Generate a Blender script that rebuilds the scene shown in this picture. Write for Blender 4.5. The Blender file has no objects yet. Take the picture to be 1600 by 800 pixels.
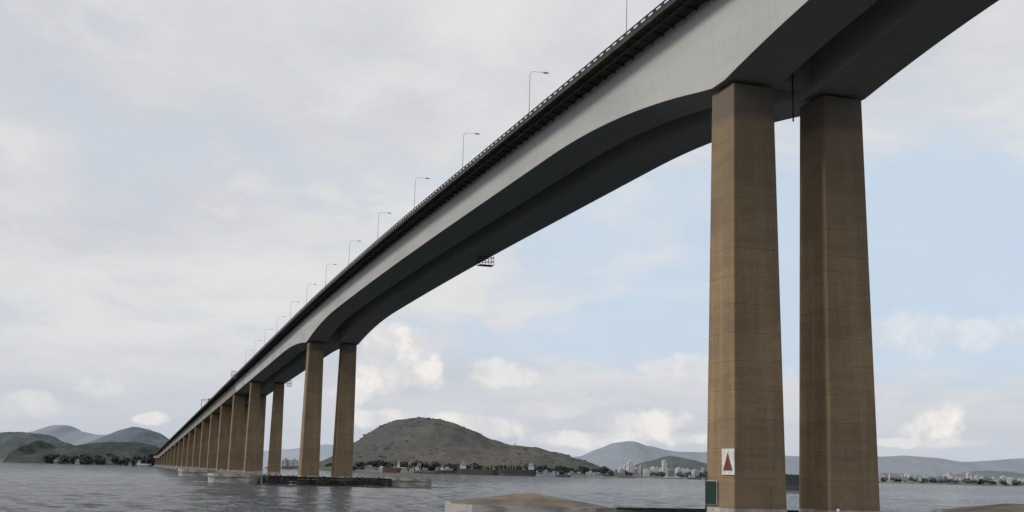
import bpy, math, random
import numpy as np
from mathutils import Vector, Matrix, noise
random.seed(7)
C = bpy.context.scene.collection
scene = bpy.context.scene
scene.view_settings.view_transform = 'Standard'
scene.view_settings.look = 'None'
scene.view_settings.exposure = 0
R_ = math.radians
# ------------------------------------------------------------------ camera
F = 1877.0
PITCH, ROLL = R_(10.15), R_(1.5)
CAM = Vector((0, 0, 6.3))
MR = Matrix.Rotation(math.pi/2 + PITCH, 3, 'X') @ Matrix.Rotation(ROLL, 3, 'Z')
cd = bpy.data.cameras.new('camera'); cam = bpy.data.objects.new('camera', cd); C.objects.link(cam)
cam.matrix_world = Matrix.Translation(CAM) @ MR.to_4x4()
cd.sensor_width = 36; cd.lens = F/1600*36; cd.clip_start = .5; cd.clip_end = 90000
scene.camera = cam
def ray(px, py): return MR @ Vector(((px-800)/F, (400-py)/F, -1))
def at(px, py, Y):
    v = ray(px, py); return CAM + v*(Y/v.y)
def hor(px): return 736 + (px-800)*math.tan(ROLL)
def gx(px, Y): return at(px, hor(px), Y).x

# ------------------------------------------------------------------ node helpers
class NT:
    def __init__(s, t): s.t = t
    def n(s, ty, **kw):
        o = s.t.nodes.new(ty)
        for k, v in kw.items(): setattr(o, k, v)
        return o
    def put(s, sock, v):
        if isinstance(v, bpy.types.NodeSocket): s.t.links.new(v, sock)
        elif v is not None: sock.default_value = v
    def m(s, op, a, b=None, c=None, clamp=False):
        o = s.n('ShaderNodeMath', operation=op); o.use_clamp = clamp
        s.put(o.inputs[0], a); s.put(o.inputs[1], b); s.put(o.inputs[2], c); return o.outputs[0]
    def mix(s, f, a, b, blend='MIX'):
        o = s.n('ShaderNodeMix', data_type='RGBA', blend_type=blend)
        s.put(o.inputs[0], f); s.put(o.inputs[6], a if not isinstance(a, tuple) else (*a[:3], 1))
        s.put(o.inputs[7], b if not isinstance(b, tuple) else (*b[:3], 1)); return o.outputs[2]
    def rng(s, v, a, b, c=0., d=1., smooth=True):
        o = s.n('ShaderNodeMapRange'); o.interpolation_type = 'SMOOTHSTEP' if smooth else 'LINEAR'
        s.put(o.inputs[0], v); o.inputs[1].default_value = a; o.inputs[2].default_value = b
        o.inputs[3].default_value = c; o.inputs[4].default_value = d; return o.outputs[0]
    def mapping(s, v, sc=(1,1,1), loc=(0,0,0)):
        o = s.n('ShaderNodeMapping'); s.put(o.inputs[0], v); o.inputs[3].default_value = sc; o.inputs[1].default_value = loc; return o.outputs[0]
    def noise(s, v, scale=1., detail=6., rough=.55, dist=0.):
        o = s.n('ShaderNodeTexNoise'); s.put(o.inputs['Vector'], v); o.inputs['Scale'].default_value = scale
        o.inputs['Detail'].default_value = detail; o.inputs['Roughness'].default_value = rough
        o.inputs['Distortion'].default_value = dist; return o.outputs[0]
def newmat(name):
    m = bpy.data.materials.new(name); m.use_nodes = True; t = m.node_tree
    b = t.nodes['Principled BSDF']; return m, NT(t), b
def mat(name, c1, c2=None, scale=1., stretch=(1,1,1), rough=.85, bump=0., metallic=0., lo=.35, hi=.65):
    m, N, b = newmat(name)
    if c2 is None: c2 = tuple(x*.8 for x in c1)
    tc = N.n('ShaderNodeTexCoord').outputs['Object']
    v = N.mapping(tc, stretch)
    n = N.noise(v, scale, 4)
    N.put(b.inputs['Base Color'], N.mix(N.rng(n, lo, hi), c1, c2))
    b.inputs['Roughness'].default_value = rough; b.inputs['Metallic'].default_value = metallic
    b.inputs['Specular IOR Level'].default_value = .25
    if bump:
        bp = N.n('ShaderNodeBump'); bp.inputs['Strength'].default_value = .6; bp.inputs['Distance'].default_value = bump
        N.put(bp.inputs['Height'], n); N.put(b.inputs['Normal'], bp.outputs[0])
    return m

# ------------------------------------------------------------------ materials
def column_mat():
    m, N, b = newmat('stained brown concrete')
    tc = N.n('ShaderNodeTexCoord').outputs['Object']
    sx = N.n('ShaderNodeSeparateXYZ'); N.put(sx.inputs[0], tc)
    z = sx.outputs[2]
    big = N.noise(N.mapping(tc, (.3,.3,.10)), 1., 4)
    hband = N.noise(N.mapping(tc, (.07,.07,.42)), 1., 5, .62)
    hfine = N.noise(N.mapping(tc, (.2,.2,2.6), (2,9,1)), 1., 4, .62)
    streak = N.noise(N.mapping(tc, (.9,.9,.03)), 1., 6, .62)
    streak2 = N.noise(N.mapping(tc, (3.,3.,.09), (5,5,5)), 1., 4, .6)
    fine = N.noise(tc, 1.8, 6, .68)
    col = N.mix(N.rng(big, .3, .7), (.31,.215,.118), (.235,.168,.098))
    col = N.mix(N.m('MULTIPLY', N.rng(hband, .46, .60), .42), col, (.175,.127,.08))
    col = N.mix(N.m('MULTIPLY', N.rng(hband, .44, .32), .38), col, (.36,.265,.16))
    col = N.mix(N.m('MULTIPLY', N.rng(hfine, .5, .68), .26), col, (.15,.11,.075))
    col = N.mix(N.m('MULTIPLY', N.rng(streak, .50, .72), .38), col, (.36,.275,.185))
    col = N.mix(N.m('MULTIPLY', N.rng(streak, .48, .28), .5), col, (.14,.108,.075))
    col = N.mix(N.m('MULTIPLY', N.rng(streak2, .52, .72), .26), col, (.14,.11,.08))
    col = N.mix(N.m('MULTIPLY', N.rng(fine, .45, .7), .28), col, (.14,.11,.085))
    fr = N.m('FRACT', N.m('MULTIPLY', z, 1/3.05))
    ln = N.m('MAXIMUM', N.rng(fr, .022, .0), N.rng(fr, .978, 1.))
    col = N.mix(N.m('MULTIPLY', ln, .3), col, (.10,.08,.06))
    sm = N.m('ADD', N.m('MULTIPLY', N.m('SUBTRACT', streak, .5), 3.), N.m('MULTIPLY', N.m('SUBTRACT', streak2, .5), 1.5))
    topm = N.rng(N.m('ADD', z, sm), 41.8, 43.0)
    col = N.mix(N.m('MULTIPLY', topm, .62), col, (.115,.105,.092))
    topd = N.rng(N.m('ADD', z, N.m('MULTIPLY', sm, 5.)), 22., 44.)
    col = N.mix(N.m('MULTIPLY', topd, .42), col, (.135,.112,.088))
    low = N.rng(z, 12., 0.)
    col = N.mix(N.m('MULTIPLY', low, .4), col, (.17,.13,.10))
    N.put(b.inputs['Base Color'], col); b.inputs['Roughness'].default_value = .9; b.inputs['Specular IOR Level'].default_value = .2
    bp = N.n('ShaderNodeBump'); bp.inputs['Strength'].default_value = .5; bp.inputs['Distance'].default_value = .05
    N.put(bp.inputs['Height'], N.m('SUBTRACT', fine, N.m('MULTIPLY', ln, 1.))); N.put(b.inputs['Normal'], bp.outputs[0])
    return m
def girder_mat(name, base, dirt, seam):
    m, N, b = newmat(name)
    tc = N.n('ShaderNodeTexCoord').outputs['Object']
    sx = N.n('ShaderNodeSeparateXYZ'); N.put(sx.inputs[0], tc)
    big = N.noise(N.mapping(tc, (.3,.05,.3)), 1., 4)
    drip = N.noise(N.mapping(tc, (.6,1.6,.10)), 1., 5, .7)
    fine = N.noise(tc, 1.4, 6, .7)
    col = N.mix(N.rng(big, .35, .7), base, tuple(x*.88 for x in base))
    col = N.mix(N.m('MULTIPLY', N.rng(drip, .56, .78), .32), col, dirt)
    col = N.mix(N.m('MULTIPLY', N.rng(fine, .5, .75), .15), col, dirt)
    fr = N.m('FRACT', N.m('MULTIPLY', sx.outputs[1], 1/seam))
    ln = N.m('MAXIMUM', N.rng(fr, .010, .0), N.rng(fr, .990, 1.))
    col = N.mix(N.m('MULTIPLY', ln, .22), col, dirt)
    pv = N.n('ShaderNodeTexWhiteNoise', noise_dimensions='1D'); N.put(pv.inputs[1], N.m('FLOOR', N.m('MULTIPLY', sx.outputs[1], 1/seam)))
    col = N.mix(N.m('MULTIPLY', pv.outputs[0], .07), col, dirt)
    N.put(b.inputs['Base Color'], col); b.inputs['Roughness'].default_value = .65; b.inputs['Specular IOR Level'].default_value = .25
    bp = N.n('ShaderNodeBump'); bp.inputs['Strength'].default_value = .4; bp.inputs['Distance'].default_value = .03
    N.put(bp.inputs['Height'], N.m('SUBTRACT', big, ln)); N.put(b.inputs['Normal'], bp.outputs[0])
    return m
M = {}
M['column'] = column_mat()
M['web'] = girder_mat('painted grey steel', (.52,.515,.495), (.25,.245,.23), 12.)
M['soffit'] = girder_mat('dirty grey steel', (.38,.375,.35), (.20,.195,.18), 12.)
M['concgirder'] = girder_mat('weathered girder concrete', (.32,.29,.25), (.18,.16,.14), 10.)
M['slab'] = mat('dark slab concrete', (.085,.078,.07), (.05,.045,.04), .5, rough=.9)
M['dark'] = mat('dark steel', (.05,.048,.045), (.03,.028,.026), 1.)
M['rust'] = mat('rusty pipe', (.11,.075,.055), (.06,.045,.035), .6)
M['parapet'] = mat('sooty parapet', (.06,.057,.053), (.035,.032,.03), .4)
M['cap'] = mat('pale concrete', (.46,.44,.40), (.28,.26,.23), .5, bump=.03)
M['dolphinside'] = mat('pale fender wall concrete', (.42,.40,.37), (.20,.19,.17), .35, (1,1,2.5), bump=.04)
M['dolphintop'] = mat('tan dolphin top', (.20,.16,.11), (.11,.095,.075), .35, bump=.05)
M['timber'] = mat('tarred timber', (.075,.068,.06), (.022,.02,.019), .35, (1,1,2))
M['galv'] = mat('galvanised steel', (.34,.35,.36), (.26,.27,.28), 2., rough=.5, metallic=.2)
M['white'] = mat('white board', (.66,.65,.62), (.52,.50,.47), 1.)
M['red'] = mat('red board paint', (.15,.05,.045), (.11,.042,.038), 1.)
M['green'] = mat('dark green board', (.014,.042,.028), (.011,.032,.022), 1.)

# ------------------------------------------------------------------ mesh builder
class MB:
    def __init__(s): s.v = []; s.f = []; s.mi = []
    def add(s, vs, fs, mi=0):
        k = len(s.v); s.v += [tuple(p) for p in vs]
        for f in fs: s.f.append(tuple(i+k for i in f)); s.mi.append(mi)
    def box(s, x0, x1, y0, y1, z0, z1, mi=0):
        s.add([(x0,y0,z0),(x1,y0,z0),(x1,y1,z0),(x0,y1,z0),(x0,y0,z1),(x1,y0,z1),(x1,y1,z1),(x0,y1,z1)],
              [(0,3,2,1),(4,5,6,7),(0,1,5,4),(1,2,6,5),(2,3,7,6),(3,0,4,7)], mi)
    def bar(s, p, q, r, n=6, r2=None, mi=0):
        p = Vector(p); q = Vector(q); d = (q-p).normalized(); r2 = r if r2 is None else r2
        a = d.orthogonal().normalized(); b = d.cross(a)
        vs = []
        for (c, rr) in ((p, r), (q, r2)):
            for i in range(n):
                t = 2*math.pi*(i+.5)/n; vs.append(c + a*math.cos(t)*rr + b*math.sin(t)*rr)
        fs = [(i,(i+1)%n,n+(i+1)%n,n+i) for i in range(n)] + [tuple(range(n))[::-1], tuple(range(n,2*n))]
        s.add(vs, fs, mi)
    def loft(s, rings, mi=0, caps=True, closed=True):
        n = len(rings[0]); vs = [p for r in rings for p in r]; fs = []
        for k in range(len(rings)-1):
            for i in range(n if closed else n-1):
                j = (i+1) % n; fs.append((k*n+i, k*n+j, (k+1)*n+j, (k+1)*n+i))
        if caps: fs += [tuple(range(n))[::-1], tuple(range((len(rings)-1)*n, len(rings)*n))]
        s.add(vs, fs, mi)
    def build(s, name, mats, parent=None, loc=(0,0,0), rz=0, smooth=False):
        me = bpy.data.meshes.new(name); me.from_pydata(s.v, [], s.f)
        if not isinstance(mats, (list, tuple)): mats = [mats]
        for m in mats: me.materials.append(m)
        me.polygons.foreach_set('material_index', s.mi)
        if smooth: me.polygons.foreach_set('use_smooth', [True]*len(s.f))
        me.update()
        o = bpy.data.objects.new(name, me); C.objects.link(o)
        o.location = loc; o.rotation_euler = (0,0,rz)
        if parent: o.parent = parent
        return o
def empty(name, label, cat, loc=(0,0,0), rz=0, group=None):
    o = bpy.data.objects.new(name, None); C.objects.link(o); o.location = loc; o.rotation_euler = (0,0,rz)
    o['label'] = label; o['category'] = cat
    if group: o['group'] = group
    return o
def tag(o, label, cat, group=None, kind=None):
    o['label'] = label; o['category'] = cat
    if group: o['group'] = group
    if kind: o['kind'] = kind
    return o
def struct(o, label=None, cat=None):
    o['kind'] = 'structure'
    if label: o['label'] = label
    if cat: o['category'] = cat
    return o
ORD = ['first','second','third','fourth','fifth','sixth','seventh','eighth','ninth','tenth','eleventh','twelfth','thirteenth','fourteenth','fifteenth','sixteenth','seventeenth','eighteenth','nineteenth','twentieth']
ORD += ['twenty-'+w for w in ORD[:9]] + ['thirtieth'] + ['thirty-'+w for w in ORD[:9]] + ['fortieth'] + ['forty-'+w for w in ORD[:9]]
ORD += ['fiftieth'] + ['fifty-'+w for w in ORD[:9]]

# ------------------------------------------------------------------ the bridge
B0 = Vector((25.5, 130, 0)); BA = R_(18.0)
def W(off, s, z=0): return B0 + Vector((off*math.cos(BA) - s*math.sin(BA), off*math.sin(BA) + s*math.cos(BA), z))
def zr(s):
    d = max(0, s-110); z = 60.95 - (.0312*d*d/400 if d < 200 else 3.12 + .0312*(d-200))
    return max(z, 18.)
def dep(s):
    t0 = max(0, abs(s)-1.5); t1 = max(0, abs(s-300)-1.5)
    return 6.4 + (5.2*(1-t0/54)**2.1 if t0 < 54 else 0) + (3.3*(1-t1/58)**2.1 if t1 < 58 else 0)
S0, SJ, S1 = -200, 544, 2100
bridge = empty('road_bridge', 'long grey twin box girder road bridge crossing the bay high on brown piers', 'bridge', B0, BA)
st = [S0 + 3*i for i in range(int((SJ-S0)/3)+1)] ; st[-1] = SJ
ct = [SJ + .06] + list(range(560, S1+1, 20))
WB, WT = 3.3, 4.15
for c in (0., 11.4):
    tl_ = c-(WT if c == 0 else WB); tr_ = c+(WB if c == 0 else WT)
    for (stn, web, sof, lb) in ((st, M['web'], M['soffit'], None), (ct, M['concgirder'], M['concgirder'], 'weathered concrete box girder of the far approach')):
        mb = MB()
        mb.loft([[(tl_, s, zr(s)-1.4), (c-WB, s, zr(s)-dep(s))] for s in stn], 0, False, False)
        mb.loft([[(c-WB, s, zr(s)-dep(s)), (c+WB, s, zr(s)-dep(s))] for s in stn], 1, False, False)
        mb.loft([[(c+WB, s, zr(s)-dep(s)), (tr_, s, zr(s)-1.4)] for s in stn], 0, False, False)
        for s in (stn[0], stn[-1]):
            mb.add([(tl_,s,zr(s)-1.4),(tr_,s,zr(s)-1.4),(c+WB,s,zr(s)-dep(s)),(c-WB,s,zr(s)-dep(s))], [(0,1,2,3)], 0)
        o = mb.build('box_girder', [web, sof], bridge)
        o['label'] = lb if lb else 'smooth painted grey steel box girder'
full = st + ct[1:]
mb = MB()
mb.loft([[(-7.2,s,zr(s)-.9),(-7.2,s,zr(s)-1.25),(-4.15,s,zr(s)-1.398),(15.55,s,zr(s)-1.398),(18.6,s,zr(s)-1.25),(18.6,s,zr(s)-.9)] for s in full])
mb.build('deck_slab', M['slab'], bridge)
for x0, x1 in ((-7.18,-7.06), (18.46,18.58)):
    mb = MB()
    mb.loft([[(x0,s,zr(s)-.95),(x1,s,zr(s)-.95),(x1,s,zr(s)-.46),(x0,s,zr(s)-.46)] for s in full])
    mb.loft([[(x0,s,zr(s)-.15),(x1,s,zr(s)-.15),(x1,s,zr(s)),(x0,s,zr(s))] for s in full])
    mb.build('parapet', M['parapet'], bridge)
def add_post(mb, s): mb.box(-7.16, -7.08, s-.42, s+.42, zr(s)-.49, zr(s)-.12)
k = 0; s = -16.; rest = MB()
while s < 620:
    if k < 100:
        mb = MB(); add_post(mb, s); mb.build('rail_post', M['parapet'], bridge)
    else: add_post(rest, s)
    k += 1; s += 2.2
rest.build('far_rail_posts', M['parapet'], bridge)['kind'] = 'stuff'
def add_br(mb, s, sd=0):
    z = zr(s)
    xs = (lambda x: x if sd == 0 else 11.4 - x)
    vs = [(xs(-4.16), s-.08, z-1.42), (xs(-6.9), s-.08, z-1.29), (xs(-6.9), s-.08, z-1.36), (xs(-4.16), s-.08, z-1.72)]
    vs += [(a, b+.16, c) for a, b, c in vs]
    mb.add(vs, [(0,1,2,3),(7,6,5,4),(0,4,5,1),(1,5,6,2),(2,6,7,3),(3,7,4,0)])
k = 0; s = -18.; rest = MB()
while s < 900:
    if k < 100:
        mb = MB(); add_br(mb, s); mb.build('bracket', M['slab'], bridge)
    else: add_br(rest, s)
    add_br(rest, s, 1)
    k += 1; s += 3.
rest.build('far_brackets', M['slab'], bridge)['kind'] = 'stuff'
mb = MB()
for s in range(-60, 600, 6):
    mb.bar((-6.1, s, zr(s)-1.62), (-6.1, s+6, zr(s+6)-1.62), .12)
mb.build('service_pipe', M['rust'], bridge)
PS = [0, 300, 482] + [560+76*i for i in range(18)]
for s in PS:
    mb = MB(); z = zr(s)
    mb.box(3.305, 8.095, s-1.2, s+1.2, z-dep(s)+1.1, z-1.41)
    mb.build('cross_beam', M['web'] if s < 544 else M['concgirder'], bridge)
mb = MB(); mb.bar((5.5, -1.6, 59), (5.5, -1.6, 45.8), .09, 10); mb.build('drain_pipe', M['dark'], bridge)

# piers
def chamf(w, l, c, z): return [(-w+c,-l,z),(w-c,-l,z),(w,-l+c,z),(w,l-c,z),(w-c,l,z),(-w+c,l,z),(-w,l-c,z),(-w,-l+c,z)]
PL = {0:'nearest pair of tall brown columns, on the right, carrying a triangle board', 300:'second pair of brown columns, at the far end of the big span',
      482:'third pair of columns from the camera, left of the dark timber fender'}
for i, s in enumerate(PS):
    top = zr(s)-dep(s)-.3; lab = PL.get(s, 'pair of far brown bridge columns, %s from the camera in the receding row' % ORD[i])
    p = empty('bridge_pier', lab, 'bridge pier', W(5.7, s, 0), BA, 'bridge piers')
    a = 3.12 if s <= 300 else (2.85 if s < 500 else 3.35)
    for off in (-5.7, 5.7):
        rings = []
        H = top-3.1; n = 14
        for k in range(n+1):
            f = k/n; w = a*(1-(.19 if s < 500 else .1)*f); rings.append([(x, y, H*f) for x, y, z in chamf(w, w, .12, 0)])
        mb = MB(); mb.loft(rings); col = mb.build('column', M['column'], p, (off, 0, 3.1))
        mb = MB(); mb.loft([chamf(a+.05, a+.05, .16, 0), chamf(a+.05, a+.05, .16, 1.9)]); mb.build('plinth', M['cap'], p, (off,0,1.2))
        if s <= 500:
            for dx in (-1.5, 1.5):
                mb = MB(); mb.box(dx-.7, dx+.7, -.8, .8, 0, .3); mb.build('bearing', M['dark'], p, (off,0,top))
        else:
            mb = MB(); mb.box(-1.8,1.8,-1.2,1.2,0,.3); mb.build('bearing', M['dark'], p, (off,0,top))
    mb = MB(); mb.loft([chamf(11.5,6,1.2,-2), chamf(11.5,6,1.2,1.19)]); mb.build('pile_cap', M['cap'], p)

# dolphins & fenders
for s, near in ((0,'nearest pier'),(300,'second pier'),(482,'third pier')):
    for sd, off in (('left', 5.7-30.2), ('right', 5.7+29.2)):
        if s == 482 and sd == 'right': continue
        d = empty('mooring_dolphin', 'low flat concrete island with tan sloped top, %s of the %s' % (sd, near), 'dolphin', W(off, s, 0), BA-R_(14), 'protection islands beside the bridge piers')
        w = 7.9
        mb = MB(); mb.loft([chamf(w,w*.9,2.2,-2.), chamf(w,w*.9,2.2,2.1)])
        mb.build('island_wall', M['dolphinside'], d)
        mb = MB(); mb.loft([chamf(w+.25,w*.9+.25,2.3,2.103), chamf(w+.25,w*.9+.25,2.3,3.1)]); mb.build('rim_beam', M['dolphinside'], d)
        mb = MB(); mb.loft([chamf(w-.2,w*.9-.2,2.2,3.103), chamf(1.0,.7,.3,4.1)]); mb.build('sloped_top', M['dolphintop'], d)
    if s < 482:
        f = empty('timber_fender', 'dark timber and steel fender frame on the water around the %s' % near, 'fender', W(6.2, s, 0), BA)
        for y in (-8.5, 8.5):
            mb = MB()
            for z0 in (.25, 1.1, 1.95): mb.box(-20.5, 20.5, y-.2, y+.2, z0, z0+.74)
            mb.build('rail', M['timber'], f)
        for x in (-20.7, 20.7):
            mb = MB()
            for z0 in (.25, 1.1, 1.95): mb.box(x-.2, x+.2, -8.25, 8.25, z0, z0+.74)
            mb.build('rail', M['timber'], f)
        for y in (-9, 9):
            for k in range(22):
                x = -20+k*40/21
                mb = MB(); mb.bar((x,y,-2),(x,y,2.6+.6*random.random()*(s > 0)),.24,8); mb.build('fender_pile', M['timber'], f)
        mb = MB(); mb.box(-20.3,20.3,-8.25,-6.6,2.4,2.6); mb.build('catwalk', M['dolphinside'], f)

# street lamps along left parapet
NL = 13
for k in range(NL):
    s = 17+37.6*k
    l = empty('street_lamp', 'thin single arm street lamp on the bridge edge, %s from the right' % ORD[k], 'street lamp', W(-6.9, s, zr(s)-.9), BA, 'street lamps along the bridge railing')
    r = .05
    mb = MB(); mb.bar((0,0,0),(0,0,7.4),r*1.25,8,r*.8); mb.bar((0,0,0),(0,0,.35),.2,8,.16); mb.build('pole', M['galv'], l)
    mb = MB(); mb.bar((0,0,7.35),(.35,0,7.85),r*.8,6); mb.bar((.33,0,7.84),(2.3,0,7.95),r*.75,6,r*.6); mb.build('arm', M['galv'], l)
    mb = MB(); mb.loft([[(2.2,-.12,7.88),(2.2,.12,7.88),(2.2,.1,8.02),(2.2,-.1,8.02)],[(2.6,-.2,7.84),(2.6,.2,7.84),(2.6,.15,8.05),(2.6,-.15,8.05)],[(3.1,-.12,7.88),(3.1,.12,7.88),(3.1,.08,7.99),(3.1,-.08,7.99)]]); mb.build('lamp_head', M['galv'], l)

def cage(name, label, loc, L, Wd, H, m, rz=BA):
    c = empty(name, label, 'inspection platform', loc, rz)
    mb = MB(); r = .07
    for x in (0, L):
        for y in (0, Wd): mb.bar((x,y,-H),(x,y,.35),r)
    for z in (-H, -H*.5, 0):
        for y in (0, Wd): mb.bar((0,y,z),(L,y,z),r)
        for x in (0, L): mb.bar((x,0,z),(x,Wd,z),r)
    n = max(2, int(L/.6))
    for k in range(1, n):
        for y in (0, Wd): mb.bar((k*L/n,y,-H),(k*L/n,y,0),r*.7)
    mb.build('cage_frame', m, c)
    mb = MB(); mb.box(.05, L-.05, .05, Wd-.05, -H+.01, -H+.09); mb.build('walk_plate', m, c)
    return c
zc = zr(142)-dep(142)-.05
cage('inspection_cage', 'small dark inspection cage hanging under the middle of the big span', W(11.7,142,zc-.35), 3.3, 2., 1.8, M['dark'])
zc = zr(482)-dep(482)
cage('inspection_cage', 'small scaffold platform hanging beside the girder at the third pier, right side', W(15.0,479,zc+1.), 2., 2.4, 2.6, M['galv'])
cage('inspection_cage', 'pale scaffold platform on the left edge of the deck near the third pier', W(-9.6,505,zr(505)+.6), 2.2, 3.4, 3.6, M['galv'])
g = empty('sign_gantry', 'sign gantry over the far deck, seen edge on', 'gantry', W(5.7, 760, zr(760)-.9), BA)
for x in (-12.2, 12.2):
    mb = MB(); mb.bar((x,0,0),(x,0,7.5),.25); mb.build('post', M['galv'], g)
mb = MB()
for z in (6.4, 7.6):
    for y in (-.5,.5): mb.bar((-12.2,y,z),(12.2,y,z),.12)
for k in range(12): mb.bar((-12.2+k*2.03,-.5,6.4),(-11.2+k*2.03,-.5,7.6),.08)
mb.build('truss', M['galv'], g)
mb = MB(); mb.box(-8,0,-.75,-.6,5.6,8.2); mb.build('sign_panel', M['galv'], g)

# boards on near pier
sgn = empty('warning_board', 'white board with a red upright triangle on the left side of the nearest column', 'sign', W(-3.05, -2.05, 6.5), BA)
mb = MB(); mb.box(-.16,-.08,-1.35,1.35,0,2.7); mb.build('board', M['white'], sgn)
mb = MB(); mb.add([(-.166,-1.0,.45),(-.166,1.0,.45),(-.166,0,2.3),(-.19,-1.0,.45),(-.19,1.0,.45),(-.19,0,2.3)],[(0,2,1),(3,4,5),(0,1,4,3),(1,2,5,4),(2,0,3,5)]); mb.build('red_triangle', M['red'], sgn)
mb = MB()
for z in (.5,2.1): mb.box(-.08,.02,-.9,1.1,z,z+.1)
mb.build('bracket', M['galv'], sgn)
grn = empty('channel_board', 'dark green square board with thin pale edge low on the nearest column', 'sign', W(-3.22, 1.45, 3.35), BA)
mb = MB(); mb.box(-.1,0,-1.2,1.2,0,2.5); mb.build('board', M['white'], grn)
mb = MB(); mb.box(-.14,-.104,-1.16,1.16,.04,2.46); mb.build('green_face', M['green'], grn)
mb = MB(); mb.bar((-.05,1.35,-2.4),(-.05,1.35,3.5),.08); mb.build('post', M['dark'], grn)
mk = empty('marker_post', 'thin dark marker post standing before the nearest left column', 'post', W(.6,-4.2,1.2), BA)
mb = MB(); mb.bar((0,0,0),(0,0,4.2),.03); mb.build('pole', M['dark'], mk)
mb = MB(); mb.bar((0,0,4.),(0,0,4.25),.06); mb.build('lantern', M['dark'], mk)
bl = empty('bollard', 'small white bollard before the foot of the nearest right column', 'bollard', W(8.3,-4.6,1.2), BA)
mb = MB(); mb.bar((0,0,0),(0,0,1.9),.16,10); mb.build('body', M['white'], bl)
mb = MB(); mb.bar((0,0,1.9),(0,0,2.1),.22,10,.1); mb.build('cap', M['white'], bl)

# ------------------------------------------------------------------ water
def water_mat():
    m, N, b = newmat('bay water')
    g = N.n('ShaderNodeNewGeometry').outputs['Position']
    w2 = N.noise(N.mapping(g, (.34,.5,1)), 1., 5, .68, .5)
    w3 = N.noise(N.mapping(g, (1.6,1.9,1)), 1., 4, .62)
    pat = N.noise(N.mapping(g, (.004,.012,1)), 1., 3, .6)
    h = N.m('ADD', N.m('MULTIPLY', w2, 1.5), N.m('MULTIPLY', w3, .42))
    bp = N.n('ShaderNodeBump'); bp.inputs['Strength'].default_value = 1.; bp.inputs['Distance'].default_value = 1.6
    N.put(bp.inputs['Height'], h); N.put(b.inputs['Normal'], bp.outputs[0])
    N.put(b.inputs['Base Color'], N.mix(N.rng(pat,.35,.65), (.022,.032,.040), (.032,.044,.052)))
    b.inputs['Roughness'].default_value = .1
    b.inputs['IOR'].default_value = 1.33
    return m
rs = [4.]
while rs[-1] < 110: rs.append(rs[-1]*1.06)
while rs[-1] < 1200: rs.append(rs[-1]*1.0055)
while rs[-1] < 70000: rs.append(rs[-1]*1.12)
an = list(np.radians(np.linspace(-36, 36, 620))) + list(np.radians(np.linspace(36, 324, 42))[1:-1])
rs = np.array(rs); an = np.array(an); nr, na = len(rs), len(an)
RR, AA = np.meshgrid(rs, an, indexing='ij')
XX = RR*np.sin(AA); YY = RR*np.cos(AA); ZZ = np.zeros_like(XX)
rg = np.random.RandomState(3)
for i in range(40):
    lam = 2.0*(1.045**i)*rg.uniform(.9,1.1); dirn = math.radians(-35)+rg.normal()*.7; kk = 2*math.pi/lam
    fade = np.clip((lam/(RR*.0055)-1.6)/2., 0, 1); ampl = .0095*lam**.5
    ph = kk*(XX*math.sin(dirn)+YY*math.cos(dirn))+rg.uniform(0, 6.28)
    ZZ += ampl*fade*np.sin(ph)
ZZ *= np.where(np.abs(AA) < math.radians(35.9), 1, 0)
ZZ[RR > 1150] = 0
co = np.stack([XX, YY, ZZ], -1).reshape(-1, 3)
co = np.vstack([co, [[0,0,0]]])
ii, jj = np.meshgrid(np.arange(nr-1), np.arange(na), indexing='ij'); j2 = (jj+1) % na
q = np.stack([ii*na+jj, ii*na+j2, (ii+1)*na+j2, (ii+1)*na+jj], -1).reshape(-1, 4)[:, ::-1]
ctr = nr*na
tri = np.stack([np.full(na, ctr), (np.arange(na)+1) % na, np.arange(na)], -1)
me = bpy.data.meshes.new('water')
me.vertices.add(len(co)); me.vertices.foreach_set('co', co.ravel())
me.loops.add(q.size+tri.size); me.loops.foreach_set('vertex_index', np.concatenate([q.ravel(), tri.ravel()]).astype(np.int32))
me.polygons.add(len(q)+len(tri))
ls = np.concatenate([np.arange(len(q))*4, q.size+np.arange(len(tri))*3]).astype(np.int32)
me.polygons.foreach_set('loop_start', ls)
me.polygons.foreach_set('use_smooth', [True]*(len(q)+len(tri)))
me.update(calc_edges=True); me.validate()
me.materials.append(water_mat())
wo = bpy.data.objects.new('water', me); C.objects.link(wo); struct(wo, 'choppy grey bay water', 'water')

# ------------------------------------------------------------------ hills
def hillmat(name, a, b_, c, sc, k=.7):
    m, N, b = newmat(name)
    g = N.n('ShaderNodeNewGeometry').outputs['Position']
    n1 = N.noise(g, sc, 5, .6); n2 = N.noise(g, sc*5, 5, .7)
    col = N.mix(N.rng(n1, .42, .58), a, b_)
    col = N.mix(N.m('MULTIPLY', N.rng(n2, .48, .60), k), col, c)
    N.put(b.inputs['Base Color'], col); b.inputs['Roughness'].default_value = 1.; b.inputs['Specular IOR Level'].default_value = 0.
    bp = N.n('ShaderNodeBump'); bp.inputs['Strength'].default_value = .7; bp.inputs['Distance'].default_value = 6.
    N.put(bp.inputs['Height'], n2); N.put(b.inputs['Normal'], bp.outputs[0])
    return m
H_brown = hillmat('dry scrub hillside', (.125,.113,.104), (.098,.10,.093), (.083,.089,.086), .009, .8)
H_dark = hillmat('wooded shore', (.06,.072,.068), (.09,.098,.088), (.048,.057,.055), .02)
H_mid = hillmat('hazy wooded hill', (.10,.118,.118), (.125,.138,.134), (.088,.102,.104), .01)  # aerial haze is painted into these greens
H_far = hillmat('far haze-blue hills', (.245,.27,.305), (.258,.282,.315), (.23,.256,.292), .002)  # the blue is distance haze put into the base colour
H_far2 = hillmat('farthest haze-paled hills', (.32,.355,.405), (.33,.365,.415), (.305,.342,.392), .001)  # paler still, with more distance haze in the colour
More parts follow.
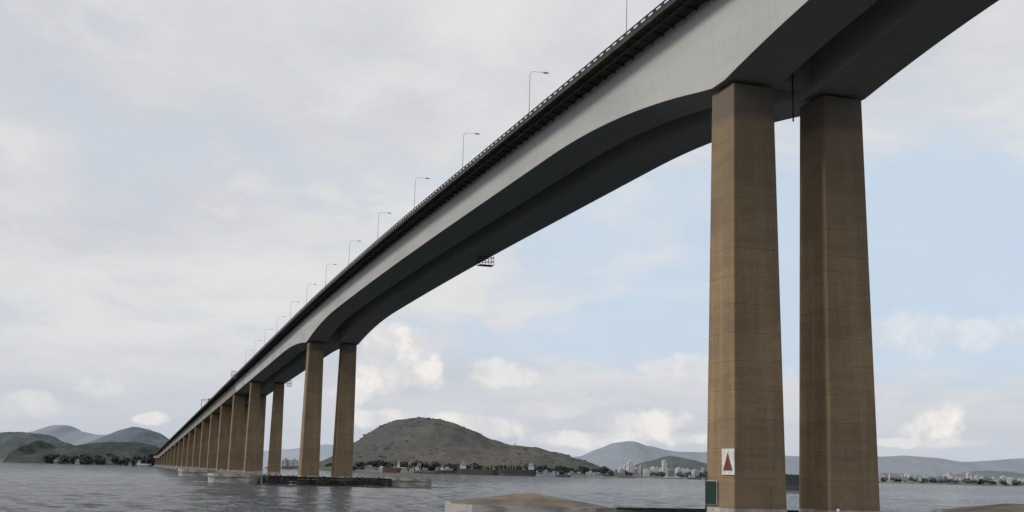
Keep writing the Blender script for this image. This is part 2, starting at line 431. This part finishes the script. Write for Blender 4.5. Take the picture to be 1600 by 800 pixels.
def ridge(name, pts, Y, depth, m, label, amp, nx=220, ny=44, fs=.01, crest=.4):
    x0, x1 = pts[0][0], pts[-1][0]; mb = MB(); rows = []
    prof = []
    for i in range(nx+1):
        px = x0+(x1-x0)*i/nx
        for k in range(len(pts)-1):
            if pts[k][0] <= px <= pts[k+1][0]:
                f = (px-pts[k][0])/(pts[k+1][0]-pts[k][0]); f2 = f*f*(3-2*f); f = .5*f+.5*f2; py = pts[k][1]*(1-f)+pts[k+1][1]*f; break
        p = at(px, py, Y); prof.append((p.x, p.z))
    for j in range(ny+1):
        t = -1+2*j/ny; y = Y+t*depth; row = []
        for x, z in prof:
            q = Vector((x*fs, y*fs, 3.3)); n = noise.fractal(q, 1., 2., 6)
            rg = 1-abs(noise.fractal(q*.6+Vector((7,3,1)), .9, 2., 4))*1.2
            e = max(0, 1-t*t); sh = e**.9
            zz = z*sh + n*amp*sh*(crest+min(1, abs(t)*2)) + (rg-.7)*amp*1.2*sh*min(1,abs(t)*1.6)
            row.append((x, y, zz-1.2*(1-e)))
        rows.append(row)
    mb.loft(rows, caps=False, closed=False)
    o = mb.build(name, m, smooth=True); struct(o, label, 'hill' ); return o
ridge('hill', [(495,738),(520,727),(540,714),(556,701),(572,687),(590,675),(610,664),(632,657),(658,653),(685,655),(710,662),(740,675),(770,689),(800,697),(835,700),(865,708),(900,718),(935,731),(965,745)], 2300, 420, H_brown, 'broad bare brown hill rising behind the shipyard', 9, 420, 90, .009, .12)
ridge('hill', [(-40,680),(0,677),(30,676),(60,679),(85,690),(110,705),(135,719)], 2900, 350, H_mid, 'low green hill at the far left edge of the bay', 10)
ridge('hill', [(60,690),(75,701),(110,696),(150,691),(200,692),(235,697),(250,706),(262,722)], 1900, 130, H_dark, 'dark wooded headland left of the bridge', 7, fs=.02)
ridge('hill', [(140,700),(165,690),(190,678),(205,672),(220,669),(240,674),(262,688),(290,702),(330,714)], 5200, 600, hillmat('hazy slate hill',(.145,.165,.185),(.16,.18,.20),(.13,.15,.17),.005), 'pointed slate coloured hill behind the headland', 14, fs=.004)  # distance haze is tinted into the slate colours
ridge('hill', [(20,690),(60,674),(90,665),(105,665),(125,674),(150,679),(180,680),(215,690),(260,700)], 11000, 900, H_far, 'double peaked haze-blue hill behind the left shore', 20, fs=.002)
ridge('hill', [(-80,690),(20,684),(130,690),(160,682),(260,694),(400,706),(460,701),(510,694),(560,700),(640,712)], 15000, 1500, H_far2, 'haze-paled hills on the horizon behind the bridge', 20, fs=.001)
ridge('hill', [(780,742),(850,722),(905,712),(935,700),(960,691),(985,690),(1010,698),(1050,704),(1110,706),(1170,712),(1230,712),(1300,716)], 12000, 1300, H_far, 'haze-blue mountain behind the far town right of the brown hill', 40, fs=.0015)
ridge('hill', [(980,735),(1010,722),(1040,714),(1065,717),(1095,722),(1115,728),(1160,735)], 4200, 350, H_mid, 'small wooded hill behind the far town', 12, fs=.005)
ridge('hill', [(1150,720),(1230,712),(1300,716),(1370,714),(1400,712),(1440,716),(1500,722),(1560,718),(1620,716),(1700,712)], 12500, 1300, H_far, 'long haze-blue ridge behind the right hand shore', 28, fs=.0015)
ridge('hill', [(1340,750),(1390,741),(1450,744),(1500,741),(1530,735),(1560,736),(1600,741),(1680,740)], 4600, 300, hillmat('hazy low shore',(.16,.178,.188),(.18,.195,.202),(.14,.158,.17),.006), 'low hazy wooded shore under the right hand town', 10, fs=.006)  # haze is greyed into the low shore's base colours
def strip(px0, px1, Y, h, m, label):
    mb = MB(); n = 60; rows = []
    for (dy, f) in ((-40,-.3),(-30,.6),(0,1),(80,1.05),(160,-.3)):
        rows.append([(gx(px0+(px1-px0)*i/n, Y), Y+dy+12*noise.noise(Vector((i*.4,1,0))), h*f*(.8+.4*noise.noise(Vector((i*.3,4,0))))) for i in range(n+1)])
    mb.loft(rows, caps=False, closed=False); struct(mb.build('shore', m, smooth=False), label, 'shore')
M['shore'] = mat('stony shore', (.16,.16,.145), (.09,.10,.09), .02)
strip(-60, 140, 2480, 3.5, M['shore'], 'low shore at the far left')
strip(420, 600, 2150, 4., M['shore'], 'low shore left of the brown hill')
strip(560, 965, 1830, 3.0, M['shore'], 'quay land at the foot of the brown hill')
strip(900, 1330, 2650, 4., M['shore'], 'low shore under the far town')
strip(1300, 1700, 3900, 5., M['shore'], 'low shore under the right hand town')

def leafmat(name, a, b_):
    m, N, b = newmat(name)
    g = N.n('ShaderNodeNewGeometry')
    N.put(b.inputs['Base Color'], N.mix(g.outputs['Random Per Island'], a, b_)); b.inputs['Roughness'].default_value = 1.; b.inputs['Specular IOR Level'].default_value = 0.
    return m
LF = leafmat('hazy dark foliage', (.042,.052,.048), (.08,.092,.082)); LF2 = leafmat('haze-tinted far foliage', (.10,.12,.12), (.14,.155,.15))  # distance haze is mixed into the leaf colours
LF3 = leafmat('hazy scrub', (.082,.09,.085), (.105,.11,.10))  # scrub tones paled by haze painted into them
def wood(label, spots, m, per=110):
    mb = MB()
    for (x, y, z, r, h) in spots:
        mb.bar((x,y,z-2),(x,y,z+h*.5), .5, 4)
        for k in range(per):
            u = Vector((random.gauss(0,1),random.gauss(0,1),random.gauss(0,1))).normalized()*(random.random()**.4)
            c = Vector((x+u.x*r, y+u.y*r, z+h*.55+u.z*h*.45)); sz = r*.28
            a = Vector((random.uniform(-1,1),random.uniform(-1,1),random.uniform(-1,1))).normalized(); b = a.orthogonal().normalized()
            mb.add([c+a*sz, c+b*sz, c-a*sz*.8, c-b*sz], [(0,1,2,3)])
    tag(mb.build('woodland', m), label, 'woodland', kind='stuff')
U = random.uniform
sp = []
for i in range(150):
    px = U(72, 252); Y = U(1740, 1960); f = (Y-1760)/200
    sp.append((gx(px, Y), Y, max(0, 12*f*U(.4,1)), U(4,8), U(7,14)))
wood('dark trees massed on the headland left of the bridge', sp, LF)
sp = []
for i in range(190):
    px = U(515, 955); Y = U(1855, 1930)
    sp.append((gx(px, Y), Y, U(2, 8), U(4,8), U(6,11)))
wood('trees along the foot of the brown hill', sp, LF, 80)
sp = []
for i in range(120):
    px = U(930, 1330); Y = U(2640, 2760)
    sp.append((gx(px, Y), Y, U(2, 5), U(5,10), U(6,13)))
for i in range(90):
    px = U(1370, 1640); Y = U(3880, 3990)
    sp.append((gx(px, Y), Y, U(3, 8), U(7,14), U(8,15)))
wood('hazy trees between the far town buildings', sp, LF2, 60)
bpy.context.view_layer.update()
hb = [o for o in bpy.data.objects if o.get('label','').startswith('broad bare')][0]
sp = []
for i in range(560):
    px = U(550, 950); Y = U(1900, 2330)
    x = gx(px, Y)
    if noise.noise(Vector((x*.01, Y*.01, 1))) < 0: continue
    ok, loc, nn, fi = hb.ray_cast(Vector((x, Y, 500)), Vector((0,0,-1)))
    if ok and loc.z > 3: sp.append((x, Y, loc.z-1.5, U(2,4.5), U(1.6,3.)))
wood('scrub and small trees scattered over the brown hill', sp, LF3, 22)

# ------------------------------------------------------------------ buildings
WALL = [mat('hazy white wall', (.58,.59,.60), (.48,.49,.50), .05), mat('hazy cream wall', (.48,.465,.43), (.41,.39,.37), .05), mat('hazy grey wall', (.30,.32,.34), (.25,.27,.29), .05), mat('hazy pinkish wall', (.36,.31,.29), (.31,.27,.26), .05)]  # wall colours greyed to stand in for distance haze
WN = ['white','cream','grey','pinkish']
WIN = mat('hazy window', (.17,.19,.215), (.14,.16,.18), .1); ROOF = mat('hazy roof', (.20,.175,.165), (.165,.15,.145), .1)  # window and roof tones carry painted haze as well
def building(px, Y, wpx, hpx, z0, wi, label, group, tiled=False):
    k = Y/1907; w = wpx*k/2; h = hpx*k; d = max(6, w*.8)
    mb = MB(); mb.box(-w, w, -d, d, -1, h, 0)
    if tiled:
        mb.loft([[(-w-.5,-d-.5,h+.01),(w+.5,-d-.5,h+.01),(w+.5,d+.5,h+.01),(-w-.5,d+.5,h+.01)],[(-w*.6,-.2,h+2.2),(w*.6,-.2,h+2.2),(w*.6,.2,h+2.2),(-w*.6,.2,h+2.2)]], 2)
    else:
        mb.box(-w-.25, w+.25, -d-.25, d+.25, h+.01, h+.7, 0); mb.box(-w*.35, w*.25, -d*.4, d*.4, h+.71, h+3., 0)
    fl = max(1, int(h/3.3)); nb = max(2, int(2*w/4.))
    for f in range(fl):
        for j in range(nb):
            cx = -w+(j+.5)*2*w/nb; mb.box(cx-.9, cx+.9, -d-.05, -d-.01, 1.2+f*3.3, 2.9+f*3.3, 1)
    nd = max(1, int(2*d/4.))
    for f in range(fl):
        for j in range(nd):
            cy = -d+(j+.5)*2*d/nd
            for sx in (-1, 1): mb.box(min(sx*(w+.01),sx*(w+.05)), max(sx*(w+.01),sx*(w+.05)), cy-.9, cy+.9, 1.2+f*3.3, 2.9+f*3.3, 1)
    o = mb.build('building', [WALL[wi], WIN, ROOF], None, (gx(px, Y), Y, z0), U(-.3,.3))
    return tag(o, label % WN[wi], 'building', group)
def town(pxs, Yf, where, group, hf, wf, z0f, tiled=.2, cols=(0,0,0,0,1,2,3)):
    for i, px in enumerate(sorted(pxs)):
        t = random.random() < tiled; h = hf(px)
        building(px, Yf(), wf(px), h, z0f(), random.choice(cols), 'tiny %s ' + ('house' if h < 7 else 'block') + ', ' + ORD[i] + ' from the left ' + where, group, t)
tl = [962+U(-2,2)+i*2.75 for i in range(55)]
town(tl, lambda: U(2630,2880), 'in the town right of the brown hill', 'far town buildings right of the brown hill',
     lambda p: (U(14,22) if 974 < p < 1004 and random.random() < .5 else U(5,12)), lambda p: U(4,10), lambda: U(2,10), .2, (0,0,0,0,0,1,1,2,3))
town([1373+i*4.2+U(-3,3) for i in range(55)], lambda: U(3880,4150), 'along the right hand shore', 'far town buildings along the right hand shore',
     lambda p: (U(9,14) if random.random() < .25 else U(4,9)), lambda p: U(4,9), lambda: U(3,14))
town([22,30,36,43,50,57], lambda: U(2560,2620), 'on the far left shore', 'buildings on the far left shore', lambda p: U(4,9), lambda p: U(5,9), lambda: U(5,8))
town([88,122,205], lambda: U(1735,1750), 'at the edge of the dark headland', 'small houses at the edge of the dark headland', lambda p: U(2.5,3.5), lambda p: U(4,7), lambda: U(1,2), .4, (1,2,2))
town([446,452,459,466,510,517,525,532,541,549,557], lambda: U(2100,2200), 'behind the second bridge pier', 'shore buildings behind the second pier', lambda p: U(5,12), lambda p: U(5,10), lambda: U(3,5))
town([583+i*17+U(-6,6) for i in range(22)], lambda: U(1835,1860), 'at the foot of the brown hill', 'low buildings at the foot of the brown hill', lambda p: U(2.5,5), lambda p: U(7,17), lambda: U(2,3.), .1, (1,2,2,2,2))
building(1038, 2700, 6, 24, 3, 0, 'tallest slim %s tower in the town right of the brown hill', 'far town buildings right of the brown hill')

# ------------------------------------------------------------------ ships
SH = {'black':mat('hazy black hull',(.06,.065,.07)), 'red':mat('hazy red hull',(.15,.08,.072)), 'grey':mat('hazy grey hull',(.15,.16,.17)), 'white':mat('hazy white paint',(.52,.53,.54)),  # ship and crane paints dulled by haze put into the colour
      'rust':mat('hazy brown hull',(.10,.085,.08)), 'orange':mat('hazy yellow crane paint',(.30,.235,.13)), 'blue':mat('hazy blue hull',(.10,.13,.18))}
def ship(px, Y, Lm, Hm, hull, band, sup, label, rz=0., aft=1, derr=2, loc=None):
    p = loc or Vector((gx(px, Y), Y, 0)); B = Lm*.08+1.2
    r = empty('ship', label, 'ship', p, rz)
    def ring(z, k, ex=0):
        pts = []
        n = 12
        for i in range(n+1):
            t = -1+2*i/n; b = B*(1-max(0,(t-.55)/.45)**2)*(1-.25*max(0,(-t-.8)/.2)); pts.append((t*Lm/2*k+ex*max(0,t)**4, b, z))
        return [(x,-max(y,.05),z) for x,y,z in pts] + [(x,max(y,.05),z) for x,y,z in pts[::-1]]
    mb = MB(); mb.loft([ring(Hm*.28,.972,.0), ring(Hm*.7,.985,Lm*.01), ring(Hm,1.,Lm*.02)]); h = mb.build('hull', SH[hull], r)
    mb = MB(); mb.loft([ring(-1.,.95), ring(Hm*.28-.01,.97)]); mb.build('hull_band', SH[band], r)
    sx = -Lm*.36*aft
    mb = MB(); s = Lm*.07
    mb.box(sx-s, sx+s, -B*.85, B*.85, Hm+.01, Hm+sup*.45); mb.box(sx-s*.8, sx+s*.8, -B*.7, B*.7, Hm+sup*.45+.01, Hm+sup*.75); mb.box(sx-s*.5, sx+s*.7, -B*.95, B*.95, Hm+sup*.75+.01, Hm+sup)
    de = mb.build('deckhouse', SH['white'], r)
    mb = MB(); mb.box(sx-s*.6, sx+s*.72, -B*.96, -B*.955, Hm+sup*.82, Hm+sup*.93); mb.build('bridge_window', WIN, de)
    mb = MB(); mb.loft([[(sx-s*1.5-1,-1.2,Hm),(sx-s*1.5+1,-1.2,Hm),(sx-s*1.5+1,1.2,Hm),(sx-s*1.5-1,1.2,Hm)],[(sx-s*1.5-1.2,-1,Hm+sup*.95),(sx-s*1.5+.6,-1,Hm+sup*.95),(sx-s*1.5+.6,1,Hm+sup*.95),(sx-s*1.5-1.2,1,Hm+sup*.95)]]); mb.build('funnel', SH[band], r)
    mb = MB(); mb.bar((sx,0,Hm+sup),(sx,0,Hm+sup*1.5),.3,5,.12); mb.build('mast', SH['white'], r)
    for k in range(derr):
        x = Lm*(-.15+.5*k/max(1,derr-1)) if aft > 0 else Lm*(.15-.5*k/max(1,derr-1))
        mb = MB(); mb.bar((x,0,Hm),(x,0,Hm+sup*.9),.5,6,.35); mb.bar((x,0,Hm+sup*.8),(x+Lm*.1,0,Hm+sup*.35),.25,5); mb.build('deck_crane', SH['orange'], r)
    return r
ship(612, 1700, 26, 6.5, 'red', 'red', 9, 'red hulled ship with white deckhouse moored at the left of the brown hill', 0, -1, 1)
ship(667, 1740, 38, 4, 'grey', 'black', 6, 'grey ship with low hull between the red ship and the long dark ships', 0, 1, 2)
ship(748, 1720, 62, 8, 'rust', 'rust', 8, 'long brown hulled ship moored under the shipyard cranes', 0, 1, 3)
ship(808, 1700, 54, 9, 'black', 'rust', 8, 'dark hulled ship moored right of the shipyard cranes', math.pi, 1, 2)
ship(704, 1760, 34, 5, 'black', 'red', 6, 'short black ship moored left of the long brown one', 0, 1, 1)
ship(880, 1790, 22, 3, 'blue', 'black', 4, 'small blue boat off the right foot of the brown hill', 0, 1, 0)
ship(1052, 2400, 36, 4, 'white', 'red', 6, 'white ferry lying before the far town', 0, 1, 0)
ship(1085, 2300, 26, 3, 'grey', 'black', 5, 'small grey boat lying before the far town', 0, 1, 0)
ship(1258, 700, 46, 8.5, 'black', 'rust', 6, 'dark hulled ship seen between the two nearest columns', R_(180), 1, 0)
ship(62, 2300, 18, 3, 'white', 'black', 4, 'tiny white boat near the far left shore', 0, 1, 0)
ship(455, 2000, 30, 5, 'blue', 'red', 7, 'small blue ship behind the third bridge pier', 0, 1, 1)
ship(226, 1700, 20, 3.4, 'white', 'blue', 4, 'small white boat before the dark headland', 0, 1, 0)

def crane(px, Y, H, ang, label):
    c = empty('harbour_crane', label, 'crane', (gx(px,Y), Y, 2), 0, 'shipyard cranes under the brown hill')
    h = H*.45; w = 3.
    mb = MB()
    for x in (-w,w):
        for y in (-w,w): mb.bar((x,y,-2),(x*.5,y*.5,h),.45)
    mb.bar((-w*.8,-w,h*.4),(w*.8,-w,h*.4),.3); mb.build('portal', SH['orange'], c)
    mb = MB(); mb.box(-2.2,2.2,-2,2,h,h+3.6); mb.build('cab', SH['orange'], c)
    e = Vector((math.cos(ang)*H*.75, 0, h+3+math.sin(ang)*H*.75)); sg = 1 if e.x > 0 else -1
    mb = MB()
    mb.bar((sg*1.5,-.8,h+3),tuple(e+Vector((0,-.2,0))),.42,5); mb.bar((sg*1.5,.8,h+3),tuple(e+Vector((0,.2,0))),.42,5)
    for k in range(8):
        f = k/8; a = Vector((sg*1.5,-.8,h+3)).lerp(e,f); b = Vector((sg*1.5,.8,h+3)).lerp(e,f+.1); mb.bar(a,b,.2,4)
    mb.build('jib', SH['orange'], c)
    mb = MB(); mb.bar((-sg*1,0,h+3.6),(-sg*1.5,0,h+H*.3),.3,5); mb.bar((-sg*1.5,0,h+H*.3),tuple(e),.12,4); mb.build('back_mast', SH['orange'], c)
for px, H, a, l in ((640,22,1.2,'leftmost small shipyard crane above the moored ships'),(655,19,1.9,'second shipyard crane from the left, jib raised'),(757,36,1.95,'tall crane above the long brown ship, jib leaning left'),(768,30,1.05,'crane just right of the tall left leaning one'),(795,37,1.25,'tallest crane with steep jib, before the right hill flank'),(803,31,1.9,'rightmost shipyard crane, jib leaning left')):
    crane(px, 1815, H, a, l)

bc = at(922, 617, 420)
mb = MB()
mb.loft([[(-.04,-.3,.0),(.04,-.3,.0),(.04,-.3,.06),(-.04,-.3,.06)],[(-.12,0,-.08),(.12,0,-.08),(.12,0,.1),(-.12,0,.1)],[(-.05,.4,-.02),(.05,.4,-.02),(.05,.4,.06),(-.05,.4,.06)]])
for sg in (-1,1): mb.add([(sg*.1,.15,.03),(sg*.1,-.12,.03),(sg*.6,.2,.25),(sg*.6,-.02,.25),(sg*1.15,0,.12)],[(0,1,3,2),(2,3,4)])
tag(mb.build('bird', M['dark'], None, bc), 'tiny dark bird gliding over the brown hill in the open sky', 'bird')

# ------------------------------------------------------------------ world
SAZ, SEL = R_(-108), R_(36)
wd = bpy.data.worlds.new('World'); scene.world = wd; wd.use_nodes = True
t = wd.node_tree; t.nodes.clear(); N = NT(t)
out = N.n('ShaderNodeOutputWorld'); bg = N.n('ShaderNodeBackground'); t.links.new(bg.outputs[0], out.inputs[0]); bg.inputs[1].default_value = .1
sky = N.n('ShaderNodeTexSky', sky_type='NISHITA'); sky.sun_disc = False; sky.sun_elevation = SEL; sky.sun_rotation = SAZ
dr = N.n('ShaderNodeTexCoord').outputs['Generated']
sx = N.n('ShaderNodeSeparateXYZ'); N.put(sx.inputs[0], dr)
X, Yy, Z = sx.outputs
az = N.m('ARCTAN2', X, Yy); el = N.m('ARCSINE', Z)
den = N.m('ADD', N.m('MAXIMUM', Z, 0.), .16)
cb = N.n('ShaderNodeCombineXYZ'); N.put(cb.inputs[0], N.m('DIVIDE', X, den)); N.put(cb.inputs[1], N.m('DIVIDE', Yy, den)); N.put(cb.inputs[2], N.m('MULTIPLY', Z, .5))
P = cb.outputs[0]
n1 = N.noise(N.mapping(P, (1.1,.75,1), (3.1,1.7,0)), 1.15, 7, .55, .3)
n2 = N.noise(N.mapping(P, (1.,.8,1), (8.,2.,4)), 2.6, 8, .6, .3)
n3 = N.noise(N.mapping(P, (.7,.55,1), (1.3,9.4,0)), .8, 4, .55)
k10 = lambda c: tuple(10*x for x in c)
cl = N.mix(N.rng(n1, .36, .64), k10((.61,.63,.675)), k10((.735,.74,.75)))
cl = N.mix(N.m('MULTIPLY', N.rng(n2, .47, .64), .5), cl, k10((.80,.795,.79)))
cl = N.mix(N.m('MULTIPLY', N.rng(n2, .48, .32), .45), cl, k10((.56,.585,.64)))
blue = N.mix(.88, sky.outputs[0], k10((.59,.72,.875)))
rt = N.rng(az, R_(-24), R_(20), -.11, .10, False)
belt = N.m('MULTIPLY', N.rng(el, R_(2), R_(6)), N.rng(el, R_(20), R_(11)))
bm = N.m('ADD', N.m('ADD', N.m('MULTIPLY', n3, .55), N.m('MULTIPLY', N.m('ADD', N.m('MULTIPLY', n1, .5), N.m('MULTIPLY', n2, .5)), -.75)), N.m('ADD', rt, N.m('MULTIPLY', belt, .14)))
bm = N.rng(bm, -.05, .13)
c = N.mix(N.m('MULTIPLY', bm, .8), cl, blue)
c = N.mix(N.rng(el, R_(7), R_(0), 0., .8), c, k10((.54,.575,.645)))
cn = N.noise(dr, 15., 9, .58, .1); cnf = N.noise(dr, 55., 5, .6); cn2 = N.noise(dr, 30., 6, .6)
puff = N.m('ADD', N.m('MULTIPLY', N.m('SUBTRACT', cn, .5), 4.2), N.m('MULTIPLY', N.m('SUBTRACT', cnf, .5), 1.3))
def blob(px, py, wx, wy, s=1.):
    v = ray(px, py).normalized(); a = math.atan2(v.x, v.y); e = math.asin(v.z)
    da = N.m('DIVIDE', N.m('SUBTRACT', az, a), wx/1907); de = N.m('DIVIDE', N.m('SUBTRACT', el, e), wy/1907)
    d2 = N.m('SQRT', N.m('ADD', N.m('MULTIPLY', da, da), N.m('MULTIPLY', de, de)))
    return N.m('MULTIPLY', N.rng(N.m('ADD', N.m('MULTIPLY', d2, 1.5), puff), 1.65, .85), s)
tot = None
for b_ in ((630,540,66,38,1.),(590,582,80,40,1.),(645,580,50,30,.9),(540,612,50,22,.65),(780,584,52,24,.6),(620,655,110,16,.7),(735,665,90,18,.75),(1010,664,90,26,.85),(1080,686,60,18,.8),(925,688,90,16,.7),(1465,666,46,30,1.),(1480,692,70,10,.5),(240,654,26,10,.7),(150,602,40,16,.4),(30,632,60,22,.4),(1390,692,60,8,.5),(1060,574,140,20,.45),(1480,520,180,30,.4),(860,640,90,14,.4)):
    x = blob(*b_); tot = x if tot is None else N.m('MAXIMUM', tot, x)
shade = N.mix(N.rng(cn2, .38, .60), k10((.91,.875,.83)), k10((.70,.70,.715)))
c = N.mix(tot, c, shade)
t.links.new(c, bg.inputs[0])
sd = bpy.data.lights.new('sun', 'SUN'); sd.energy = 2.0; sd.angle = R_(12); sd.color = (1.,.95,.88)
so = bpy.data.objects.new('sun', sd); C.objects.link(so)
dv = Vector((math.sin(SAZ)*math.cos(SEL), math.cos(SAZ)*math.cos(SEL), math.sin(SEL)))
so.rotation_euler = dv.to_track_quat('Z', 'Y').to_euler()
